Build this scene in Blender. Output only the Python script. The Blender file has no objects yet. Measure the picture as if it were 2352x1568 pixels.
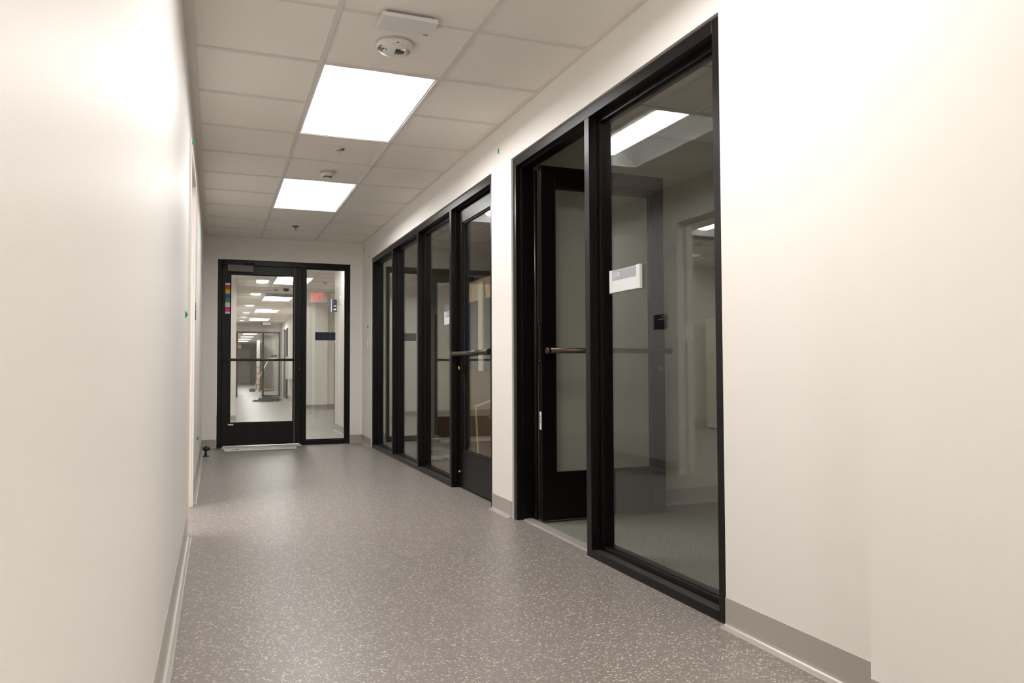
import bpy, bmesh, math, random
from mathutils import Vector, Matrix
random.seed(4)
C = bpy.context.scene.collection
R = math.radians

# ------------------------------------------------------------------ materials
def newmat(name):
    m = bpy.data.materials.new(name); m.use_nodes = True
    nt = m.node_tree; b = nt.nodes['Principled BSDF']
    return m, nt, b
def setin(b, **k):
    for n, v in k.items():
        n = {'rough': 'Roughness', 'metal': 'Metallic', 'spec': 'Specular IOR Level', 'coat': 'Coat Weight', 'coatr': 'Coat Roughness'}[n]
        b.inputs[n].default_value = v
def mat(name, col, rough=.5, metal=0, spec=.5, bump=0, bscale=300, var=0, vscale=6, coat=0):
    m, nt, b = newmat(name)
    b.inputs['Base Color'].default_value = (*col, 1)
    setin(b, rough=rough, metal=metal, spec=spec, coat=coat)
    tc = nt.nodes.new('ShaderNodeTexCoord')
    if bump:
        n = nt.nodes.new('ShaderNodeTexNoise'); n.inputs['Scale'].default_value = bscale; n.inputs['Detail'].default_value = 3
        bp = nt.nodes.new('ShaderNodeBump'); bp.inputs['Strength'].default_value = bump; bp.inputs['Distance'].default_value = .002
        nt.links.new(tc.outputs['Object'], n.inputs['Vector']); nt.links.new(n.outputs[0], bp.inputs['Height'])
        nt.links.new(bp.outputs[0], b.inputs['Normal'])
    if var:
        n = nt.nodes.new('ShaderNodeTexNoise'); n.inputs['Scale'].default_value = vscale; n.inputs['Detail'].default_value = 5
        nt.links.new(tc.outputs['Object'], n.inputs['Vector'])
        r = nt.nodes.new('ShaderNodeValToRGB')
        r.color_ramp.elements[0].position = .3; r.color_ramp.elements[1].position = .7
        r.color_ramp.elements[0].color = (*[c * (1 - var) for c in col], 1)
        r.color_ramp.elements[1].color = (*[min(1, c * (1 + var)) for c in col], 1)
        nt.links.new(n.outputs[0], r.inputs[0]); nt.links.new(r.outputs[0], b.inputs['Base Color'])
    return m
def emit(name, col, s):
    m, nt, b = newmat(name)
    b.inputs['Base Color'].default_value = (*col, 1)
    b.inputs['Emission Color'].default_value = (*col, 1); b.inputs['Emission Strength'].default_value = s
    setin(b, rough=.5)
    return m
def glass(name, tint):
    # thin architectural glass: clear, with a mirror reflection that grows at grazing angles, on each face
    m = bpy.data.materials.new(name); m.use_nodes = True; nt = m.node_tree; nt.nodes.clear()
    N = nt.nodes.new; L = nt.links.new
    out = N('ShaderNodeOutputMaterial'); mix = N('ShaderNodeMixShader'); tr = N('ShaderNodeBsdfTransparent'); gl = N('ShaderNodeBsdfGlossy')
    gl.inputs['Roughness'].default_value = 0.0; gl.inputs['Color'].default_value = (1, 1, 1, 1); tr.inputs['Color'].default_value = (*tint, 1)
    g = N('ShaderNodeNewGeometry'); d = N('ShaderNodeVectorMath'); d.operation = 'DOT_PRODUCT'
    L(g.outputs['Incoming'], d.inputs[0]); L(g.outputs['Normal'], d.inputs[1])
    ab = N('ShaderNodeMath'); ab.operation = 'ABSOLUTE'; L(d.outputs['Value'], ab.inputs[0])
    su = N('ShaderNodeMath'); su.operation = 'SUBTRACT'; su.inputs[0].default_value = 1; L(ab.outputs[0], su.inputs[1])
    pw = N('ShaderNodeMath'); pw.operation = 'POWER'; pw.inputs[1].default_value = 5; L(su.outputs[0], pw.inputs[0])
    ml = N('ShaderNodeMath'); ml.operation = 'MULTIPLY_ADD'; ml.inputs[1].default_value = .957; ml.inputs[2].default_value = .043; L(pw.outputs[0], ml.inputs[0])
    L(ml.outputs[0], mix.inputs[0]); L(tr.outputs[0], mix.inputs[1]); L(gl.outputs[0], mix.inputs[2]); L(mix.outputs[0], out.inputs['Surface'])
    return m

M = {}
M['wall'] = mat('wall_paint', (.875, .845, .80), rough=.46, spec=.33, bump=.10, bscale=260)
M['roomwall'] = mat('sage_grey_room_paint', (.60, .60, .52), rough=.6, bump=.1, bscale=260)
M['hallwall'] = mat('hall_wall_paint', (.86, .83, .77), rough=.5, bump=.1, bscale=260)
M['jamb'] = mat('door_frame_paint', (.82, .76, .71), rough=.35)
M['bronze'] = mat('dark_bronze_aluminium', (.0050, .0036, .0034), rough=.32, metal=0, spec=.22)
M['bronze_ledge'] = mat('grey_bronze_ledge', (.032, .032, .034), rough=.42, bump=.15, bscale=500, var=.35, vscale=60)  # paler mottled grey for the flat top of the sills
M['bronze_bar'] = mat('bronze_push_bar', (.085, .060, .046), rough=.30, metal=.8)
M['gasket'] = mat('black_gasket', (.004, .004, .004), rough=.6)
M['closer'] = mat('door_closer_grey', (.17, .145, .135), rough=.45)
M['glass'] = glass('clear_glass', (.965, .975, .965))
M['alu'] = mat('brushed_aluminium', (.62, .61, .58), rough=.35, metal=.8)
M['chrome'] = mat('chrome', (.7, .7, .7), rough=.12, metal=1)
M['brass'] = mat('brass', (.75, .52, .15), rough=.2, metal=1)
M['white'] = mat('white_plastic', (.80, .79, .76), rough=.35)
M['offwhite'] = mat('offwhite_plastic', (.66, .63, .58), rough=.4)
M['paper'] = mat('white_paper', (.72, .71, .66), rough=.8)
M['cream'] = mat('cream_paper', (.66, .62, .46), rough=.8, var=.08, vscale=20)
M['ink'] = mat('black_ink', (.03, .03, .03), rough=.7)
M['red'] = mat('red_label', (.60, .03, .02), rough=.6)
M['yellow'] = mat('yellow_label', (.65, .50, .01), rough=.6)
M['blue'] = mat('blue_label', (.04, .10, .35), rough=.6)
M['green'] = mat('green_label', (.03, .30, .10), rough=.6)
M['magenta'] = mat('magenta_label', (.60, .03, .30), rough=.6)
M['tape'] = mat('green_tape', (.02, .33, .15), rough=.6)
M['navy'] = mat('navy_sign_plate', (.030, .038, .062), rough=.5)
M['signwhite'] = mat('white_sign_insert', (.80, .80, .82), rough=.4)
M['signgrey'] = mat('pale_grey_sign_insert', (.40, .40, .44), rough=.4)
M['signalu'] = mat('satin_sign_rail', (.78, .78, .75), rough=.35)
M['sprink'] = mat('sprinkler_metal', (.25, .22, .18), rough=.3, metal=.9)
M['base'] = mat('grey_vinyl_base', (.415, .385, .345), rough=.24, spec=.5)
M['reducer'] = mat('grey_vinyl_reducer', (.30, .28, .27), rough=.5)
M['tee'] = mat('ceiling_tee_paint', (.76, .72, .67), rough=.5)
M['fixture'] = mat('white_fixture_enamel', (.88, .88, .86), rough=.45)
M['lamp'] = emit('lamp_lens', (1, .988, .977), 32.5)
M['exit'] = emit('exit_letters', (1, .07, .06), 1.1)
M['black'] = mat('black_rubber', (.012, .012, .012), rough=.5)
M['card'] = mat('brown_cardboard', (.15, .088, .048), rough=.8, var=.12, vscale=9)
M['cardlight'] = mat('tan_cardboard', (.55, .40, .24), rough=.8, var=.08, vscale=9)
M['darkwood'] = mat('dark_packed_board', (.17, .085, .05), rough=.6, var=.25, vscale=30)
M['wrap'] = mat('navy_plastic_wrap', (.035, .042, .065), rough=.25, bump=.6, bscale=25)
M['clearwrap'] = mat('crumpled_clear_plastic', (.5, .48, .45), rough=.15, bump=.8, bscale=40)
M['cable'] = mat('dark_cable', (.03, .035, .04), rough=.5)
M['orange'] = mat('orange_plastic', (.42, .20, .12), rough=.5)
M['cabinet'] = mat('cabinet_laminate', (.84, .78, .68), rough=.5)
M['mesh'] = mat('vent_grille', (.10, .10, .09), rough=.6)
M['acrylic'] = mat('grey_acrylic', (.30, .30, .31), rough=.2)
M['greybox'] = mat('grey_utility_panel', (.62, .64, .62), rough=.4)

# ceiling tile: fissured mineral fibre
m, nt, b = newmat('ceiling_tile'); setin(b, rough=.9, spec=.2)
tc = nt.nodes.new('ShaderNodeTexCoord')
n1 = nt.nodes.new('ShaderNodeTexNoise'); n1.inputs['Scale'].default_value = 220; n1.inputs['Detail'].default_value = 5
n2 = nt.nodes.new('ShaderNodeTexNoise'); n2.inputs['Scale'].default_value = 3
for n in (n1, n2): nt.links.new(tc.outputs['Object'], n.inputs['Vector'])
cr = nt.nodes.new('ShaderNodeValToRGB'); cr.color_ramp.elements[0].position = .25; cr.color_ramp.elements[1].position = .75
cr.color_ramp.elements[0].color = (.88, .835, .775, 1); cr.color_ramp.elements[1].color = (.94, .895, .835, 1)
nt.links.new(n1.outputs[0], cr.inputs[0]); nt.links.new(cr.outputs[0], b.inputs['Base Color'])
bp = nt.nodes.new('ShaderNodeBump'); bp.inputs['Strength'].default_value = .25; bp.inputs['Distance'].default_value = .002
nt.links.new(n1.outputs[0], bp.inputs['Height']); nt.links.new(bp.outputs[0], b.inputs['Normal'])
M['tile'] = m

# rubber floor with light chips
m, nt, b = newmat('flecked_rubber_floor'); setin(b, rough=.36, spec=.5)
N = nt.nodes.new; L = nt.links.new
tc = N('ShaderNodeTexCoord')
def chips(scale, rot, stretch, keep, size, seed):
    mp = N('ShaderNodeMapping'); mp.inputs['Rotation'].default_value = (0, 0, rot); mp.inputs['Location'].default_value = (seed, seed * 2, 0)
    mp.inputs['Scale'].default_value = (scale, scale * stretch, 1)
    nz = N('ShaderNodeTexNoise'); nz.inputs['Scale'].default_value = 70; nz.inputs['Detail'].default_value = 2
    L(tc.outputs['Object'], nz.inputs['Vector'])
    mm = N('ShaderNodeMix'); mm.data_type = 'VECTOR'; mm.inputs['Factor'].default_value = .012
    L(tc.outputs['Object'], mm.inputs[4]); L(nz.outputs['Color'], mm.inputs[5])
    L(mm.outputs[1], mp.inputs['Vector'])
    v = N('ShaderNodeTexVoronoi'); v.voronoi_dimensions = '2D'; v.inputs['Scale'].default_value = 1
    L(mp.outputs[0], v.inputs['Vector'])
    sp = N('ShaderNodeSeparateColor'); L(v.outputs['Color'], sp.inputs[0])
    k = N('ShaderNodeMath'); k.operation = 'LESS_THAN'; k.inputs[1].default_value = keep; L(sp.outputs[0], k.inputs[0])
    th = N('ShaderNodeMath'); th.operation = 'MULTIPLY'; th.inputs[1].default_value = size; L(sp.outputs[1], th.inputs[0])
    lt = N('ShaderNodeMath'); lt.operation = 'LESS_THAN'; L(v.outputs['Distance'], lt.inputs[0]); L(th.outputs[0], lt.inputs[1])
    a = N('ShaderNodeMath'); a.operation = 'MULTIPLY'; L(k.outputs[0], a.inputs[0]); L(lt.outputs[0], a.inputs[1])
    return a
lay = [chips(88, .5, 1.5, .24, .44, 0), chips(104, 2.1, 1.4, .26, .44, 3.3), chips(150, 1.2, 1.4, .5, .44, 7.7)]
mx = N('ShaderNodeMath'); mx.operation = 'MAXIMUM'; L(lay[0].outputs[0], mx.inputs[0]); L(lay[1].outputs[0], mx.inputs[1])
sc_ = N('ShaderNodeMath'); sc_.operation = 'MULTIPLY'; sc_.inputs[1].default_value = .28; L(lay[2].outputs[0], sc_.inputs[0])
mx2 = N('ShaderNodeMath'); mx2.operation = 'MAXIMUM'; L(mx.outputs[0], mx2.inputs[0]); L(sc_.outputs[0], mx2.inputs[1])
nz = N('ShaderNodeTexNoise'); nz.inputs['Scale'].default_value = 210; nz.inputs['Detail'].default_value = 5; nz.inputs['Roughness'].default_value = .7
L(tc.outputs['Object'], nz.inputs['Vector'])
cr = N('ShaderNodeValToRGB'); cr.color_ramp.elements[0].position = .3; cr.color_ramp.elements[1].position = .72
cr.color_ramp.elements[0].color = (.125, .108, .097, 1); cr.color_ramp.elements[1].color = (.335, .298, .270, 1)
L(nz.outputs[0], cr.inputs[0])
mixc = N('ShaderNodeMix'); mixc.data_type = 'RGBA'; mixc.inputs[7].default_value = (.56, .515, .46, 1)
L(mx2.outputs[0], mixc.inputs['Factor']); L(cr.outputs[0], mixc.inputs[6]); L(mixc.outputs[2], b.inputs['Base Color'])
M['floor'] = m

# pale resilient floor of the far hall
M['hallfloor'] = mat('pale_hall_floor', (.30, .28, .262), rough=.34, var=.12, vscale=60)
# carpet
m, nt, b = newmat('grey_green_carpet'); setin(b, rough=1, spec=.1)
tc = nt.nodes.new('ShaderNodeTexCoord'); n1 = nt.nodes.new('ShaderNodeTexNoise'); n1.inputs['Scale'].default_value = 140; n1.inputs['Detail'].default_value = 6; n1.inputs['Roughness'].default_value = .75
nt.links.new(tc.outputs['Object'], n1.inputs['Vector'])
cr = nt.nodes.new('ShaderNodeValToRGB'); cr.color_ramp.elements[0].position = .40; cr.color_ramp.elements[1].position = .60
cr.color_ramp.elements[0].color = (.10, .097, .080, 1); cr.color_ramp.elements[1].color = (.32, .315, .27, 1)
nt.links.new(n1.outputs[0], cr.inputs[0]); nt.links.new(cr.outputs[0], b.inputs['Base Color'])
bp = nt.nodes.new('ShaderNodeBump'); bp.inputs['Strength'].default_value = .6; bp.inputs['Distance'].default_value = .004
nt.links.new(n1.outputs[0], bp.inputs['Height']); nt.links.new(bp.outputs[0], b.inputs['Normal'])
M['carpet'] = m

# ------------------------------------------------------------------ helpers
def wpos(o):
    v = Vector((0, 0, 0))
    while o is not None:
        v += Vector(o.location); o = o.parent
    return v
class MB:
    """Collects shapes given in world metres and links them as one mesh object."""
    def __init__(s): s.bm = bmesh.new(); s.mats = []
    def mi(s, m):
        if m not in s.mats: s.mats.append(m)
        return s.mats.index(m)
    def poly(s, pts, m, smooth=False):
        f = s.bm.faces.new([s.bm.verts.new(p) for p in pts]); f.material_index = s.mi(m); f.smooth = smooth; return f
    def box(s, x0, x1, y0, y1, z0, z1, m, mtx=None):
        P = [(x, y, z) for x in (x0, x1) for y in (y0, y1) for z in (z0, z1)]
        if mtx: P = [mtx @ Vector(p) for p in P]
        v = [s.bm.verts.new(p) for p in P]
        for q in ((0, 1, 3, 2), (4, 6, 7, 5), (0, 4, 5, 1), (2, 3, 7, 6), (0, 2, 6, 4), (1, 5, 7, 3)):
            f = s.bm.faces.new([v[i] for i in q]); f.material_index = s.mi(m)
        return s
    def tube(s, pts, r, m, n=12, caps=True):
        pts = [Vector(p) for p in pts]; rings = []
        rs = r if isinstance(r, (list, tuple)) else [r] * len(pts)
        for i, p in enumerate(pts):
            d = (pts[min(i + 1, len(pts) - 1)] - pts[max(i - 1, 0)]).normalized()
            a = d.orthogonal() if abs(d.z) > .99 else d.cross(Vector((0, 0, 1)))
            a.normalize(); c = d.cross(a)
            rings.append([s.bm.verts.new(p + rs[i] * (math.cos(2 * math.pi * k / n) * a + math.sin(2 * math.pi * k / n) * c)) for k in range(n)])
        for A, B in zip(rings, rings[1:]):
            for k in range(n):
                f = s.bm.faces.new((A[k], A[(k + 1) % n], B[(k + 1) % n], B[k])); f.smooth = True; f.material_index = s.mi(m)
        if caps:
            for q in (rings[0][::-1], rings[-1]):
                f = s.bm.faces.new(q); f.material_index = s.mi(m)
        return s
    def lathe(s, c, prof, m, n=32, axis='z', mats=None):
        c = Vector(c); rings = []
        for r, h in prof:
            ring = []
            for k in range(n):
                a = 2 * math.pi * k / n; u, w = r * math.cos(a), r * math.sin(a)
                off = {'z': (u, w, h), 'x': (h, u, w), 'y': (u, h, w)}[axis]
                ring.append(s.bm.verts.new(c + Vector(off)))
            rings.append(ring)
        for i, (A, B) in enumerate(zip(rings, rings[1:])):
            mm = mats[i] if mats else m
            for k in range(n):
                f = s.bm.faces.new((A[k], A[(k + 1) % n], B[(k + 1) % n], B[k])); f.smooth = True; f.material_index = s.mi(mm)
        for q, mm in ((rings[0][::-1], mats[0] if mats else m), (rings[-1], mats[-1] if mats else m)):
            f = s.bm.faces.new(q); f.material_index = s.mi(mm)
        return s
    def prism(s, prof, a0, a1, axis, m):
        """profile of (u, z) pairs extruded along axis: for 'y' u is x, for 'x' u is y"""
        f3 = (lambda u, z, a: (u, a, z)) if axis == 'y' else (lambda u, z, a: (a, u, z))
        A = [s.bm.verts.new(f3(u, z, a0)) for u, z in prof]; B = [s.bm.verts.new(f3(u, z, a1)) for u, z in prof]
        n = len(prof)
        for i in range(n):
            f = s.bm.faces.new((A[i], A[(i + 1) % n], B[(i + 1) % n], B[i])); f.material_index = s.mi(m)
        for q in (A[::-1], B):
            f = s.bm.faces.new(q); f.material_index = s.mi(m)
        return s
    def text(s, body, size, mtx, m, depth=.0006):
        cu = bpy.data.curves.new('t', 'FONT'); cu.body = body; cu.size = size; cu.extrude = depth; cu.resolution_u = 3
        ob = bpy.data.objects.new('t', cu); C.objects.link(ob); bpy.context.view_layer.update()
        me = bpy.data.meshes.new_from_object(ob.evaluated_get(bpy.context.evaluated_depsgraph_get()))
        k = s.mi(m); base = len(s.bm.faces)
        vs = [s.bm.verts.new(mtx @ v.co) for v in me.vertices]
        for p in me.polygons:
            try: f = s.bm.faces.new([vs[i] for i in p.vertices]); f.material_index = k
            except ValueError: pass
        bpy.data.objects.remove(ob); bpy.data.meshes.remove(me); bpy.data.curves.remove(cu)
        return s
    def build(s, name, parent=None, bevel=0, loc=None, keep=True):
        bm = s.bm; bmesh.ops.recalc_face_normals(bm, faces=bm.faces[:])
        if parent is not None: o0 = wpos(parent)
        elif loc is not None: o0 = Vector(loc)
        else: o0 = Vector((0, 0, 0))
        bmesh.ops.translate(bm, verts=bm.verts[:], vec=-o0)
        me = bpy.data.meshes.new(name); bm.to_mesh(me); bm.free()
        for m_ in s.mats: me.materials.append(m_)
        o = bpy.data.objects.new(name, me); C.objects.link(o)
        if parent is not None: o.parent = parent
        elif loc is not None: o.location = loc
        if bevel:
            b = o.modifiers.new('b', 'BEVEL'); b.width = bevel; b.segments = 2; b.limit_method = 'ANGLE'; b.harden_normals = False
        return o
def tag(o, label=None, cat=None, group=None, kind=None):
    if label: o['label'] = label
    if cat: o['category'] = cat
    if group: o['group'] = group
    if kind: o['kind'] = kind
    return o
def thing(name, loc, label, cat, group=None, kind=None):
    o = bpy.data.objects.new(name, None); C.objects.link(o); o.location = loc; o.empty_display_size = .1
    return tag(o, label, cat, group, kind)
def copy_tree(o, parent=None):
    c = o.copy(); C.objects.link(c)
    if parent: c.parent = parent
    for ch in list(o.children): copy_tree(ch, c)
    return c
def struct(o, label): return tag(o, label, None, None, 'structure')

# ------------------------------------------------------------------ dimensions
XL, XR, YE, ZC = -.143, 1.6475, 9.28, 2.412
TL, TW = -.275, 1.782          # far faces of the left and right corridor walls
ZT = 2.50
r0, T = 3.825, .6096
YB = -9.0                      # the corridor's other end, behind the camera
O1 = (2.2205, 4.258, 2.150)    # opening of the near storefront
O2 = (4.612, 8.700, 2.150)     # opening of the far storefront
OL = (4.462, 5.452, 2.135)     # doorway in the left wall
OE = (.008, 1.503, 2.148)      # opening in the end wall

# ------------------------------------------------------------------ shell
W = M['wall']
b_ = MB(); b_.box(XR, TW, 1.512, O1[0], 0, ZT, W); b_.box(XR, TW, O1[0], O1[1], O1[2], ZT, W); b_.box(XR, TW, O1[1], O2[0], 0, ZT, W)
b_.box(XR, TW, O2[0], O2[1], O2[2], ZT, W); b_.box(XR, TW, O2[1], YE, 0, ZT, W); b_.box(1.562, TW, YB, 1.512, 0, ZT, W)
struct(b_.build('wall_right'), 'off-white corridor wall holding the two dark glazed frames')
b_ = MB(); b_.box(TL, XL, YB, OL[0], 0, ZT, W); b_.box(TL, XL, OL[0], OL[1], OL[2], ZT, W); b_.box(TL, XL, OL[1], YE, 0, ZT, W)
struct(b_.build('wall_left'), 'off-white corridor wall running close beside the camera')
b_ = MB(); b_.box(TL, OE[0], YE, YE + .13, 0, ZT, W); b_.box(OE[0], OE[1], YE, YE + .13, OE[2], ZT, W); b_.box(OE[1], TW, YE, YE + .13, 0, ZT, W)
struct(b_.build('wall_end'), 'off-white wall closing the corridor around the glazed door')
struct(MB().box(TL, TW, YB - .12, YB, 0, ZT, W).build('wall_back'), 'off-white wall at the near end of the corridor behind the viewpoint')
struct(MB().box(TL, 1.70, YB, YE + .13, -.08, 0, M['floor']).build('floor'), 'brown-grey rubber floor with cream flecks')

# glazed rooms on the right
HW = M['hallwall']
RW = M['roomwall']
b_ = MB(); b_.box(TW, 5.6, 4.30, 4.42, 0, ZT, RW); struct(b_.build('wall_partition'), 'painted partition between the two rooms on the right')
b_ = MB(); b_.box(5.6, 5.72, -1.2, 9.9, 0, ZT, RW); b_.box(TW, 5.6, -1.2, -1.08, 0, ZT, RW); b_.box(TW, 5.6, 9.4, 9.52, 0, ZT, RW)
struct(b_.build('wall_outer'), 'painted outer walls of the rooms on the right')
struct(MB().box(1.70, 5.6, -1.08, 9.4, -.08, 0, M['carpet']).build('floor'), 'grey-green carpet in the dim rooms behind the glass')
# room reached through the left doorway
b_ = MB(); b_.box(-3.85, TL, 9.62, 9.74, 0, ZT, HW); b_.box(-3.97, -3.85, 1.9, 9.74, 0, ZT, HW); b_.box(-3.85, TL, 1.9, 2.02, 0, ZT, HW)
struct(b_.build('wall_room'), 'painted walls of the room behind the left doorway')
struct(MB().box(-3.85, TL, 2.02, 9.62, -.08, 0, M['floor']).build('floor'), 'flecked floor of the room behind the left doorway')

# hall beyond the end door
H0 = YE + .13
b_ = MB(); b_.box(1.62, TW, H0, 11.38, 0, ZT, HW); struct(b_.build('wall_hall_near'), 'short off-white wall just behind the sidelight')
b_ = MB(); b_.box(TW, 6.0, 11.26, 11.38, 0, ZT, HW); b_.box(6.0, 6.12, 11.26, 17.9, 0, ZT, HW)
b_.box(1.86, 2.32, 17.40, 17.75, 0, ZT, HW); b_.box(2.32, 6.0, 17.55, 17.75, 0, ZT, HW); b_.box(2.015, 2.13, 17.75, 26.0, 0, ZT, HW)
struct(b_.build('wall_hall_right'), 'off-white walls along the right of the far hall')
b_ = MB(); b_.box(-2.6, .32, 13.95, 14.08, 0, ZT, HW); b_.box(-2.72, -2.6, H0, 14.08, 0, ZT, HW); b_.box(-2.6, TL, H0 - .01, H0 + .10, 0, ZT, HW); b_.box(.20, .32, 14.08, 50, 0, ZT, HW)
struct(b_.build('wall_hall_left'), 'off-white wall on the left of the far hall')
GW = mat('shaded_wall_paint', (.36, .34, .30), rough=.6)  # shade put into the colour: these walls stand away from the hall lights
b_ = MB(); b_.box(.32, .60, 26.0, 26.14, 0, ZT, GW); b_.box(.60, 1.945, 26.0, 26.14, 2.10, ZT, GW); b_.box(1.945, 2.13, 26.0, 26.14, 0, ZT, GW)
struct(b_.build('wall_hall_cross'), 'wall across the far hall above the dark glazed frame, shade put into its colour')
b_ = MB(); b_.box(.20, 3.2, 50, 50.12, 0, ZT, GW); b_.box(2.35, 2.47, 26.14, 50, 0, ZT, GW); b_.box(1.78, 2.35, 36.0, 36.12, 0, ZT, GW)
struct(b_.build('wall_hall_far'), 'walls at the very end of the far hall, coloured darker for shade')
b_ = MB(); b_.box(-2.6, 6.0, H0 - .001, 17.75, -.08, -.0005, M['hallfloor']); b_.box(.20, 3.2, 17.75, 50, -.08, -.0005, M['hallfloor'])
struct(b_.build('floor'), 'pale floor of the hall beyond the end door')
struct(MB().box(1.52, 2.10, 15.30, 15.42, 2.145, ZC, HW).build('trim_1'), 'bulkhead box under the hall ceiling behind the exit sign')

# ------------------------------------------------------------------ ceilings (tiles with openings for the lights, tees)
def ceiling(label, x0, x1, y0, y1, gx, gy, lights, xs=None, teelabel=None, z=ZC):
    """gx, gy: positions of tee lines; lights: list of (x0, x1, y0, y1) openings"""
    b = MB(); tl = M['tile']; t = MB(); te = M['tee']
    X = sorted({x0, x1, *[g for g in gx if x0 < g < x1]}); Y = sorted({y0, y1, *[g for g in gy if y0 < g < y1]})
    for xa, xb in zip(X, X[1:]):
        for ya, yb in zip(Y, Y[1:]):
            cx, cy = (xa + xb) / 2, (ya + yb) / 2
            if any(l[0] < cx < l[1] and l[2] < cy < l[3] for l in lights): continue
            b.box(xa, xb, ya, yb, z, z + .015, tl)
    w = .012; zt = z - .007
    for g in gx:
        if x0 < g < x1: t.box(g - w, g + w, y0, y1, zt, z - .0002, te)
    for g in gy:
        if y0 < g < y1:
            for xa, xb in zip(X, X[1:]):
                cx = (xa + xb) / 2
                if any(l[0] < cx < l[1] and l[2] + .05 < g < l[3] - .05 for l in lights): continue
                t.box(xa + (w if xa != x0 else 0), xb - (w if xb != x1 else 0), g - w, g + w, zt + .0004, z - .0002, te)
    wa = .022
    t.box(x0, x0 + wa, y0, y1, z - .008, z - .0003, te); t.box(x1 - wa, x1, y0, y1, z - .008, z - .0003, te)
    t.box(x0 + wa, x1 - wa, y1 - wa, y1, z - .0085, z - .0003, te); t.box(x0 + wa, x1 - wa, y0, y0 + wa, z - .0085, z - .0003, te)
    struct(b.build('ceiling'), label); struct(t.build('trim_1'), teelabel)
    # solid deck above so that no light leaks
G1, G2 = .473, 1.083
rows = [r0 + n * T for n in range(-22, 10)]
LY = [r0 + 4 * T, r0, r0 - 4 * T, r0 - 9 * T, r0 - 13 * T, r0 - 16 * T, r0 - 19 * T]
LC = [(G1, G2, y, y + 2 * T) for y in LY]
ceiling('suspended ceiling of beige mineral tiles over the corridor', XL, XR, YB, YE, [-.110, G1, G2], rows, LC, teelabel='painted tee grid and wall angles of the corridor ceiling')
def grid(a, p, lo, hi):
    n0 = math.ceil((lo - a) / p); out = []
    while a + n0 * p < hi - .03:
        if a + n0 * p > lo + .03: out.append(a + n0 * p)
        n0 += 1
    return out
gxr = grid(-2.06, T, -3.85, TL); gyr = [6.17 + k * T for k in range(-6, 6)]
LRs = [(-2.06, -2.06 + T, gyr[6], gyr[8]), (-2.06 - T, -2.06, gyr[10], 9.62 - .03), (-2.06, -2.06 + T, gyr[1], gyr[3]), (-3.28, -3.28 + T, gyr[6], gyr[8]), (-1.45, -1.45 + T, gyr[3], gyr[5]), (-3.28, -3.28 + T, gyr[1], gyr[3])]  # besides the mirrored lights, unseen ones added to brighten the room
ceiling('tiled ceiling of the room behind the left doorway', -3.85, TL, 2.02, 9.62, gxr, gyr, LRs, teelabel='tee grid of the room ceiling behind the left doorway')
ceiling('dark tiled ceiling of the near room on the right', TW, 5.6, -1.08, 4.30, grid(2.05, T, TW, 5.6), grid(.15, T, -1.08, 4.3), [], teelabel='tee grid in the near room on the right')
ceiling('dark tiled ceiling of the far room on the right', TW, 5.6, 4.42, 9.4, grid(2.05, T, TW, 5.6), grid(.15, T, 4.42, 9.4), [], teelabel='tee grid in the far room on the right')
gxh = [.915 + k * T for k in range(-5, 9)]
hy = [13.0 - 6 * T + .02 + k * T for k in range(0, 62)]
def hr(y): return min(hy, key=lambda v: abs(v - y))
HL = [(.915, .915 + T, hr(y), hr(y) + 2 * T) for y in (9.36 + .2, 12.99, 16.7, 20.4, 24.05)]
FL = [(1.05, 1.05 + T, hr(y), hr(y) + 2 * T) for y in (28.6, 31.2, 34.2, 37.2, 40.6, 43.6, 47.0)]
SL = [(.915 - 4 * T, .915 - 3 * T, hr(11.4), hr(11.4) + 2 * T), (.915 + 4 * T, .915 + 5 * T, hr(14.2), hr(14.2) + 2 * T)]
ceiling('tiled ceiling of the hall beyond the end door', -2.6, 6.0, H0, 17.75, gxh, [h for h in hy if h < 17.6], HL[:3] + SL, teelabel='tee grid of the hall ceiling')
ceiling('tiled ceiling further along the hall', .32, 2.015, 17.75, 26.0, [.915, .915 + T], [h for h in hy if 17.9 < h < 25.9], HL[2:], teelabel='tee grid further along the hall')
ceiling('tiled ceiling at the end of the hall', .32, 2.35, 26.14, 50, [1.05, 1.05 + T], [h for h in hy if 26.4 < h < 49.9], FL, teelabel='tee grid at the end of the hall')
# soffit above the hall's widest light opening where the two ceilings meet
b_ = MB(); b_.box(-4.0, 6.2, YB - .2, 18.0, 2.62, 2.66, M['mesh']); b_.box(0.0, 3.3, 18.0, 50.2, 2.62, 2.66, M['mesh'])
struct(b_.build('ceiling'), 'structural deck above the suspended ceilings')

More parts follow.
